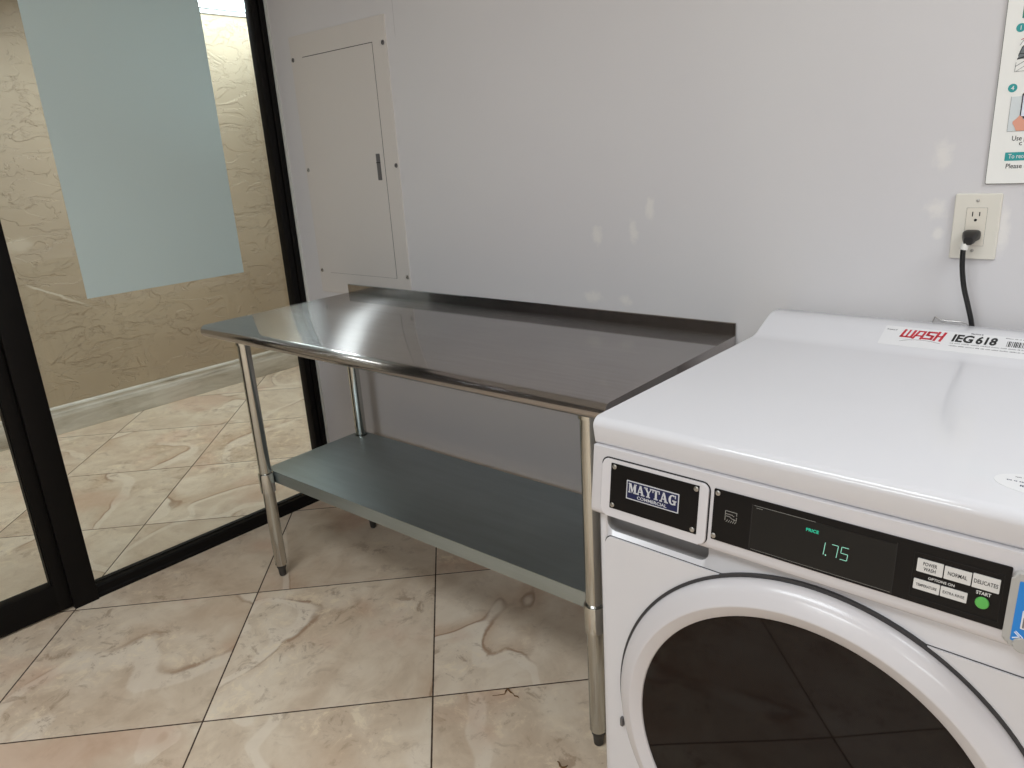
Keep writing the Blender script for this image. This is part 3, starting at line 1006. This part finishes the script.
    lathe(bm, [(0.3178, 0.001), (0.3178, -0.0052), (0.2500, -0.0052)], (cx, 0, cz), 'Y', 128, close_ends=True)
    gk = obj('door_gasket', bm, M_GASKET, t)
    bm = bmesh.new()
    pr = [(0.2610, -0.004), (0.3125, -0.004), (0.3130, -0.007), (0.3112, -0.0130), (0.3075, -0.0185), (0.3030, -0.0228), (0.2985, -0.0255), (0.2830, -0.0328),
          (0.2812, -0.0335), (0.2800, -0.0334), (0.2790, -0.0328), (0.2636, -0.0268), (0.2622, -0.0255), (0.2612, -0.0225), (0.2610, -0.018)]
    lathe(bm, pr, (cx, 0, cz), 'Y', 128, close_ends=False)
    dring = obj('door_ring', bm, M_WHITE2, t, angle=0.5)
    bm = bmesh.new()
    lathe(bm, [(0.2630, -0.008), (0.2630, -0.0225), (0.2615, -0.0232), (0.12, -0.0250), (0.0005, -0.0255)], (cx, 0, cz), 'Y', 128)
    obj('door_glass', bm, M_DOORGLASS, dring, angle=0.4)
    # hinge plate edge showing at the left of the ring
    obj('hinge', box_bm(0.0470, -0.010, 0.400, 0.0535, -0.002, 0.418, 0.002, 2), M_LATCH, dring)

    # asset label on the raised back strip
    Rp = Plane((0, 0.615, 0.9785), (1, 0, 0), (0, 0.075, 0.0325))
    sv = 0.004
    st = Rp.slab('asset_label', rrect(0.244, 0.012, 0.600, 0.073, 0.003), -0.0005, 0.0006, M_STICKER, lid)
    st['label'] = 'white asset label with red and black print'
    wash = []
    hw = 0.0046
    vt, vb2 = 0.0700 - sv, 0.0440 - sv
    sl = 0.0045

    def it(pts):
        return [(u + (v - vb2) / (vt - vb2) * sl, v) for u, v in pts]
    k = 0.0022
    wash += stroke(it([(0.2785, vt - k), (0.2785, vb2 + k), (0.2960, vb2 + k), (0.2960, vt - k)]), hw) + stroke(it([(0.2872, vb2 + k), (0.2872, vt - k)]), hw * 0.8)
    wash += stroke(it([(0.3005, vb2), (0.3035, vt - k), (0.3140, vt - k), (0.3140, vb2)]), hw * 0.9) + stroke(it([(0.3020, vb2 + 0.009), (0.3140, vb2 + 0.009)]), 0.004)
    wash += stroke(it([(0.3325, vt - k), (0.3205, vt - k), (0.3205, (vt + vb2) / 2 + 0.001), (0.3310, (vt + vb2) / 2 - 0.001), (0.3310, vb2 + k), (0.3185, vb2 + k)]), 0.0050)
    wash += stroke(it([(0.3375, vb2), (0.3375, vt)]), hw) + stroke(it([(0.3475, vb2), (0.3475, vt)]), hw) + stroke(it([(0.3375, (vt + vb2) / 2), (0.3475, (vt + vb2) / 2)]), 0.0045)
    Rp.slab('label_lettering', wash, 0.0005, 0.0008, M_RED, lid, smooth=False)
    Rp.text('label_lettering', [('IEG', 0.3662, 0.0435 - sv + 0.004, 0.0215, 0.0350, 'L', 0.035, 0.10)], M_INK, lid, w=0.0006)
    Rp.text('label_lettering', [('618', 0.4055, 0.0435 - sv + 0.004, 0.0215, 0.0335, 'L', 0.035, 0.10)], M_INK, lid, w=0.0006)
    sml = [('Property of', 0.2490, 0.0595, 0.0042, 0.0185, 'L', 0, 0), ('Machine #', 0.3935, 0.0700, 0.0040, 0.0200, 'L', 0.01, 0)]
    for ln in sml:
        Rp.text('label_small_print', [ln], M_GREYINK, lid, w=0.0006)

    def print_row(P, name, u, v, length, h, seed, mat):
        # print too fine to read: short strokes at the pitch of the words
        q = random.Random(seed)
        polys = []
        e = u + length
        while u < e:
            for _ in range(q.randint(2, 8)):
                w = q.choice((0.0009, 0.0013, 0.0016))
                hh = h * q.choice((0.6, 0.7, 1.0))
                if u + w < e:
                    polys.append([(u, v), (u + w, v), (u + w, v + hh), (u, v + hh)])
                u += w + 0.0006
            u += 0.0018
        P.slab(name, polys, 0.0003, 0.0007, mat, lid, smooth=False)
    print_row(Rp, 'fine_print', 0.3655, 0.0362, 0.150, 0.0026, 1, M_GREYINK)
    print_row(Rp, 'fine_print', 0.3655, 0.0280, 0.135, 0.0026, 2, M_GREYINK)
    print_row(Rp, 'fine_print', 0.4500, 0.0670, 0.050, 0.0026, 5, M_GREYINK)
    arc = [(0.2805, 0.0270), (0.293, 0.0325), (0.306, 0.0352), (0.320, 0.0362), (0.334, 0.0350), (0.350, 0.0310)]
    Rp.slab('label_swoosh', stroke(arc, 0.0009), 0.0005, 0.0007, M_GREYINK, lid, smooth=False)
    bars = []
    u = 0.4545
    rr = random.Random(3)
    while u < 0.525:
        w = rr.choice((0.0008, 0.0012, 0.002))
        bars.append([(u, 0.0435), (u + w, 0.0435), (u + w, 0.0600), (u, 0.0600)])
        u += w + rr.choice((0.0008, 0.0012, 0.0016))
    Rp.slab('label_barcode', bars, 0.0005, 0.0007, M_INK, lid, smooth=False)
    # oval sticker near the front of the lid
    T = Plane((0, 0, zt), (1, 0, 0), (0, 1, 0))
    ov = T.slab('oval_sticker', circle(0.5860, 0.0885, 0.050, 48, 0.030), -0.0003, 0.0004, M_STICKER, lid)
    print_row(T, 'fine_print', 0.5560, 0.1015, 0.040, 0.0030, 7, M_GREYINK)
    print_row(T, 'fine_print', 0.5490, 0.0885, 0.026, 0.0032, 8, M_NAVY)
    print_row(T, 'fine_print', 0.5640, 0.0760, 0.044, 0.0060, 9, M_NAVY)
    return t


washer()


# ------------------------------------------------------------------ electrical panel cover
def electrical_panel():
    t = tag(empty('electrical_panel', (-0.992, 0, 0.912)),
            'off-white metal breaker panel cover screwed to the wall above the table', 'electrical panel')
    P = Plane((-0.992, 0, 0), (1, 0, 0), (0, 0, 1))
    P = Plane((0, 0, -0.912), (1, 0, 0), (0, 0, 1))
    X = 0.992

    def pl(pts):
        return [(u + X, v) for u, v in pts]
    P.slab('cover', pl(rrect(-1.252, 0.912, -0.734, 1.820, 0.002, 2)), 0.0, 0.0045, M_PANEL, t, bev=0.0008)
    P.slab('door_gap', pl(rrect(-1.1830, 0.9885, -0.8000, 1.7480, 0.001, 1)), 0.003, 0.0047, M_SEAM, t)
    P.slab('door', pl(rrect(-1.1822, 0.9893, -0.8018, 1.7458, 0.001, 1)), 0.003, 0.0058, M_PANEL, t, bev=0.0005)
    la = P.slab('latch', pl(rrect(-0.840, 1.322, -0.821, 1.408, 0.002, 2)), 0.005, 0.0072, M_LATCH, t)
    P.slab('latch_slot', pl([(-0.841, 1.378), (-0.820, 1.378), (-0.820, 1.3805), (-0.841, 1.3805)]), 0.0065, 0.0078, M_SEAM, la)
    for i, (x, z) in enumerate(((-1.240, 1.744), (-0.749, 1.740), (-1.238, 1.367), (-0.745, 1.367), (-1.236, 0.996), (-0.745, 0.997))):
        bm = bmesh.new()
        lathe(bm, [(0.0075, 0.0), (0.0070, 0.0018), (0.0045, 0.0030), (0.0002, 0.0032)], (0, 0, 0), 'Z', 18)
        bmesh.ops.transform(bm, matrix=P.M @ Matrix.Translation((x + X, z, 0.0043)), verts=bm.verts)
        s = obj('screw', bm, M_LATCH if i in (0, 1, 3) else M_SCREW, t)
        P.slab('slot', pl(stroke([(x - 0.004, z - 0.003), (x + 0.004, z + 0.003)], 0.0014)[0]), 0.0070, 0.0077, M_SEAM, s, smooth=False)
    return t


electrical_panel()


# ------------------------------------------------------------------ outlet and cord
def wall_outlet():
    ox, oz = 0.8866, 1.1341
    W, H = 0.0783, 0.1248
    t = tag(empty('wall_outlet', (ox + W / 2, 0, oz)), 'ivory wall outlet with a black plug in its lower socket', 'outlet')
    P = Plane((-W / 2, 0, 0), (1, 0, 0), (0, 0, 1))
    P.slab('cover_plate', rrect(0, 0, W, H, 0.003, 4), -0.001, 0.0065, M_IVORY, t, bev=0.0022)
    P.slab('receptacle_gap', rrect(0.0218, 0.0255, 0.0567, 0.0985, 0.001, 2), 0.005, 0.0067, M_LATCH, t)
    rc = P.slab('receptacle', rrect(0.0222, 0.0259, 0.0563, 0.0981, 0.001, 2), 0.005, 0.0076, M_IVORY2, t, bev=0.0006)
    for dz in (0.0, -0.0385):
        sl = [rrect(0.0318, 0.0820 + dz, 0.0336, 0.0910 + dz, 0.0003, 1), rrect(0.0436, 0.0826 + dz, 0.0454, 0.0906 + dz, 0.0003, 1), circle(0.0386, 0.0752 + dz, 0.0026, 16)]
        P.slab('socket_slots', sl, 0.0070, 0.0079, M_SEAM, rc)
    for z in (0.0168, 0.1118):
        bm = bmesh.new()
        lathe(bm, [(0.0030, 0.0), (0.0028, 0.0008), (0.0002, 0.0013)], (0, 0, 0), 'Z', 16)
        bmesh.ops.transform(bm, matrix=P.M @ Matrix.Translation((W / 2, z, 0.0063)), verts=bm.verts)
        obj('screw', bm, M_SCREW, t)
    return t


wall_outlet()


def power_cord():
    px, pz = 0.9225, 1.1775
    t = tag(empty('power_cord', (px, -0.0080, pz)), 'black power cord hanging from the ivory outlet down behind the washer', 'cord')
    # right-angle plug: flat body against the receptacle, turned down
    bm = bmesh.new()
    secs = [(-0.0000, 0.0150, 0.0105, 0.003), (-0.010, 0.0148, 0.0102, 0.003), (-0.018, 0.0125, 0.0092, 0.001), (-0.026, 0.0098, 0.0088, -0.003), (-0.031, 0.0076, 0.0074, -0.005)]
    rings = []
    for y, a, b, dz in secs:
        ring = []
        for k in range(24):
            th = 2 * PI * k / 24
            c, s = math.cos(th), math.sin(th)
            ring.append(bm.verts.new((a * math.copysign(abs(c) ** 0.55, c), y, dz + b * math.copysign(abs(s) ** 0.55, s))))
        rings.append(ring)
    for A, B in zip(rings, rings[1:]):
        for k in range(24):
            bm.faces.new((A[k], A[(k + 1) % 24], B[(k + 1) % 24], B[k]))
    bm.faces.new(rings[0])
    bm.faces.new(rings[-1])
    pg = obj('plug', bm, M_CORD, t, angle=0.9)
    bm = bmesh.new()
    add_tube(bm, [(-0.001, -0.022, -0.004), (-0.006, -0.025, -0.015), (-0.007, -0.0255, -0.022)], 0.006, 18, radii=[0.0070, 0.0074, 0.0066])
    obj('strain_relief', bm, M_COLLAR, pg)
    pts = [(-0.007, -0.0250, -0.012), (-0.0070, -0.0265, -0.030), (-0.0045, -0.0270, -0.060), (0.002, -0.0265, -0.095), (0.012, -0.0240, -0.130), (0.021, -0.0190, -0.165), (0.026, -0.015, -0.20),
           (0.026, -0.0125, -0.25), (0.018, -0.010, -0.36), (0.004, -0.012, -0.50), (0.000, -0.018, -0.62)]
    P = [Vector(p) for p in pts]
    fine = []
    for i in range(len(P) - 1):
        p0, p1, p2, p3 = P[max(i - 1, 0)], P[i], P[i + 1], P[min(i + 2, len(P) - 1)]
        for k in range(6):
            s = k / 6
            fine.append(0.5 * ((2 * p1) + (-p0 + p2) * s + (2 * p0 - 5 * p1 + 4 * p2 - p3) * s * s + (-p0 + 3 * p1 - 3 * p2 + p3) * s ** 3))
    fine.append(P[-1])
    bm = bmesh.new()
    add_tube(bm, fine, 0.0048, 14)
    obj('cord', bm, M_CORD, t)
    return t


power_cord()


# thin wire end poking up behind the lid, to the left of the cord
bm = bmesh.new()
add_tube(bm, [(0.0, -0.012, 0.0), (0.001, -0.011, 0.060), (0.004, -0.010, 0.110), (0.008, -0.010, 0.1215), (0.016, -0.010, 0.1165), (0.030, -0.010, 0.1145), (0.055, -0.010, 0.1150), (0.068, -0.010, 0.110), (0.072, -0.010, 0.05), (0.074, -0.010, 0.0)], 0.0012, 8)
wr = tag(obj('loose_wire', bm, M_WIRE), 'short loose grey wire lying against the wall behind the washer lid', 'wire')
wr.location = (0.868, 0.0, 0.893)


# ------------------------------------------------------------------ dry plant scraps on the floor
M_SCRAP = plain('dry_brown_leaf', srgb(112, 80, 44), 0.8, noise=0.05)


def leaf_scrap(name, x, y, rz, pieces, label):
    bm = bmesh.new()
    for pts in pieces:
        path = [(u, v, w) for u, v, w, r in pts]
        add_tube(bm, path, 0.001, 7, radii=[r for u, v, w, r in pts])
    o = tag(obj(name, bm, M_SCRAP), label, 'leaf', 'dry leaf scraps on the floor')
    o.location = (x, y, 0)
    o.rotation_euler = (0, 0, rz)
    return o


leaf_scrap('leaf_scrap', 0.048, -0.490, 0.0, [
    [(-0.006, 0.006, 0.0018, 0.0008), (0.002, 0.001, 0.0035, 0.0026), (0.012, -0.003, 0.0042, 0.0022), (0.022, -0.002, 0.0022, 0.0007), (0.028, -0.006, 0.0019, 0.0016), (0.037, -0.003, 0.0026, 0.0016), (0.043, -0.005, 0.0012, 0.0007)],
    [(-0.004, 0.004, 0.0018, 0.0010), (-0.001, -0.008, 0.0036, 0.0020), (0.003, -0.016, 0.0020, 0.0014), (-0.010, -0.030, 0.0012, 0.0007), (-0.020, -0.040, 0.0010, 0.0006)]],
    'small dry brown leaf scrap on the grout line in front of the right table leg')
leaf_scrap('leaf_scrap', 0.314, -0.606, 0.5, [
    [(-0.010, 0.006, 0.0018, 0.0010), (-0.006, 0.004, 0.0034, 0.0018), (-0.002, -0.006, 0.0030, 0.0022), (0.004, -0.010, 0.0026, 0.0024), (0.012, -0.008, 0.0026, 0.0018), (0.016, 0.000, 0.0012, 0.0006)]],
    'small curled brown leaf scrap on the tile at the bottom edge, beside the washer')


# ------------------------------------------------------------------ instruction poster
def poster():
    x0, z0 = 0.9322, 1.276
    t = tag(empty('instruction_poster', (x0 + 0.12, 0, z0)), 'white laminated instruction poster with teal numbered steps on the wall', 'poster')
    P = Plane((-0.12 - x0, 0, -z0), (1, 0, 0), (0, 0, 1))
    bd = P.slab('board', rrect(x0, z0, x0 + 0.2794, z0 + 0.4318, 0.002, 2), 0.0, 0.0035, M_PAPEREDGE, t)
    P.slab('sheet', rrect(x0 + 0.0010, z0 + 0.001, x0 + 0.2784, z0 + 0.4308, 0.002, 2), 0.003, 0.0040, M_PAPER, t)
    w0, w1 = 0.0038, 0.0043
    P = Plane((-0.12 - x0 + 0.002, 0, -z0 + 0.0005), (1, 0, 0), (0, 0, 1))
    P.slab('header_bar', rrect(0.9555, 1.5590, 1.185, 1.605, 0.001, 2), w0, w1, M_DKTEAL, t)
    for n, x, z in (('1', 0.9555, 1.5440), ('4', 0.9550, 1.4440)):
        c = P.slab('step_circle', circle(x, z, 0.0072, 28), w0, w1, M_TEAL, t)
        P.text('step_number', [(n, x, z - 0.0036, 0.0072, None, 'C', 0.01, 0)], M_WHITEINK, c, w=0.0042)
    # step one: open drum drawing
    pic = P.slab('drum_picture', rrect(0.9545, 1.4715, 1.03, 1.5330, 0.0008, 1), w0, w1, M_PAPER, t)
    P.slab('picture_border', stroke([(0.9550, 1.4870), (0.9545, 1.4715), (1.03, 1.4715)], 0.0006), 0.0042, 0.0046, M_GREYINK, pic, smooth=False)
    P.slab('drum_outline', stroke([(0.9545, 1.4800), (0.972, 1.4905), (0.99, 1.4940)], 0.0009), 0.0042, 0.0046, M_GREYINK, pic, smooth=False)
    P.slab('machine_outline', stroke([(0.957, 1.4720), (0.975, 1.4840)], 0.0006), 0.0042, 0.0046, M_GREYINK, pic, smooth=False)
    P.slab('rim_outline', stroke([(0.9575, 1.515), (0.964, 1.5255), (0.980, 1.5300)], 0.0007), 0.0042, 0.0046, M_GREYINK, pic, smooth=False)
    P.slab('drum', [[(0.9570, 1.4920)] + [(0.992 + 0.035 * math.cos(a), 1.494 + 0.034 * math.sin(a)) for a in [PI - PI * k / 20 for k in range(21)]] + [(1.027, 1.4920)]], 0.0042, 0.0047, M_DRUM, pic)
    P.slab('drum_lines', stroke([(0.957, 1.4925), (0.968, 1.4955), (0.99, 1.4950)], 0.0022) + stroke([(0.960, 1.5010), (0.972, 1.5000), (0.985, 1.5040)], 0.0012)
           + stroke([(0.9575, 1.4985), (0.9615, 1.5110), (0.970, 1.5215)], 0.0014), 0.0046, 0.0049, M_INK, pic, smooth=False)
    P.slab('red_mark', stroke([(0.9585, 1.5240), (0.966, 1.5270), (0.975, 1.5275)], 0.0010), 0.0042, 0.0046, M_RED, pic, smooth=False)
    # step four: hand holding a phone
    p4 = P.slab('phone_picture', rrect(0.9550, 1.3690, 1.03, 1.4290, 0.0006, 1), w0, w1, M_PIC, t)
    P.slab('picture_border', stroke([(0.9550, 1.4290), (0.9550, 1.3690), (1.03, 1.3690)], 0.0005), 0.0042, 0.0045, M_GREYINK, p4, smooth=False)
    ph = P.slab('phone', rrect(0.9715, 1.3900, 1.006, 1.4340, 0.003, 4), 0.0042, 0.0047, M_PHONE, p4)
    P.slab('phone_screen', rrect(0.9735, 1.3945, 1.004, 1.4300, 0.001, 2), 0.0046, 0.0049, M_SCREEN, p4)
    P.slab('hand', [[(0.9690, 1.3695), (0.9655, 1.3770), (0.9620, 1.3830), (0.9622, 1.3862), (0.9670, 1.3905), (0.9715, 1.3960), (0.9760, 1.3930), (0.9775, 1.3890), (0.990, 1.3870), (1.008, 1.3900), (1.015, 1.3800), (1.012, 1.3695)]],
           0.0046, 0.0051, M_SKIN, p4)
    for ln in (('Use p', 0.9645, 1.3525, 0.0085, 0.0230, 'L', 0.008, 0), ('c', 0.9765, 1.3440, 0.0085, None, 'L', 0.008, 0), ('Please u', 0.9605, 1.3035, 0.0085, 0.0330, 'L', 0.008, 0)):
        P.text('poster_lettering', [ln], M_INK, t, w=0.0039)
    bn = P.slab('banner', rrect(0.9570, 1.3170, 1.190, 1.3320, 0.0008, 2), w0, w1, M_TEAL, t)
    P.text('banner_lettering', [('To recei', 0.9625, 1.3212, 0.0080, 0.0290, 'L', 0.008, 0)], M_WHITEINK, bn, w=0.0042)
    return t


poster()


# ------------------------------------------------------------------ lights
def area(name, loc, sx, sy, power, col=(1, 1, 1), rot=(0, 0, 0)):
    l = bpy.data.lights.new(name, 'AREA')
    l.shape = 'RECTANGLE'
    l.size = sx
    l.size_y = sy
    l.energy = power
    l.color = col
    o = bpy.data.objects.new(name, l)
    o.location = loc
    o.rotation_euler = rot
    COL.objects.link(o)
    return o


LAMP = (0.915, 0.985, 1.03)
area('room_ceiling_lamp', (2.3, -0.70, CH - 0.02), 1.2, 0.6, 25, LAMP)
area('room_ceiling_lamp', (0.3, -1.9, CH - 0.02), 1.2, 0.6, 22, LAMP)
area('room_ceiling_lamp', (0.3, -4.3, CH - 0.02), 1.2, 0.6, 52, LAMP)
area('room_ceiling_lamp', (2.8, -4.8, CH - 0.02), 1.2, 0.6, 36, LAMP)
area('corridor_ceiling_lamp', (-2.42, 0.16, CZ - 0.02), 0.08, 0.55, 20, (0.90, 0.98, 1.05))
area('corridor_ceiling_lamp', (-2.35, -1.60, CZ - 0.02), 0.12, 0.6, 7, (0.98, 0.98, 0.98))

# light panel in the corridor ceiling, its near edge just showing above the stucco wall
cl = tag(empty('ceiling_light', (-3.21, 0.85, CZ)), 'bright white ceiling light panel above the beige stucco wall beyond the glass', 'ceiling light')
obj('frame', box_bm(-0.165, -0.57, -0.012, 0.165, 0.57, 0.0, 0.003, 2), M_CROWN, cl)
obj('diffuser', box_bm(-0.150, -0.555, -0.016, 0.150, 0.555, -0.011, 0.001, 1), plain('lit_diffuser', srgb(230, 236, 240), 0.5, emit=(0.80, 0.93, 1.0, 1), estr=12.0), cl)

w = bpy.data.worlds.new('world')
w.use_nodes = True
w.node_tree.nodes['Background'].inputs[0].default_value = (0.9, 0.92, 1, 1)
w.node_tree.nodes['Background'].inputs[1].default_value = 0.0
SC.world = w

# ------------------------------------------------------------------ camera
F_PX = 739.79
cam = bpy.data.cameras.new('camera')
cam.sensor_fit = 'HORIZONTAL'
cam.sensor_width = 36.0
cam.lens = F_PX / 1024.0 * 36.0
cam.clip_start = 0.02
co = bpy.data.objects.new('camera', cam)
yaw, pit, rol = 0.723136, -0.304652, -0.0624398
cy, sy, cp, sp = math.cos(yaw), math.sin(yaw), math.cos(pit), math.sin(pit)
fwd = Vector((-sy * cp, cy * cp, sp))
right = Vector((cy, sy, 0))
up = right.cross(fwd)
c, s = math.cos(rol), math.sin(rol)
r2 = right * c + up * s
u2 = up * c - right * s
co.matrix_world = Matrix(((r2.x, u2.x, -fwd.x, 1.19453), (r2.y, u2.y, -fwd.y, -1.69383), (r2.z, u2.z, -fwd.z, 1.38993), (0, 0, 0, 1)))
COL.objects.link(co)
SC.camera = co

vs = SC.view_settings
vs.view_transform = 'Standard'
vs.look = 'None'
vs.gamma = 1.0
vs.use_curve_mapping = False
vs.exposure = 0.09
SC.cycles.max_bounces = 12
SC.cycles.use_denoising = True
SC.cycles.caustics_reflective = False
SC.cycles.caustics_refractive = False
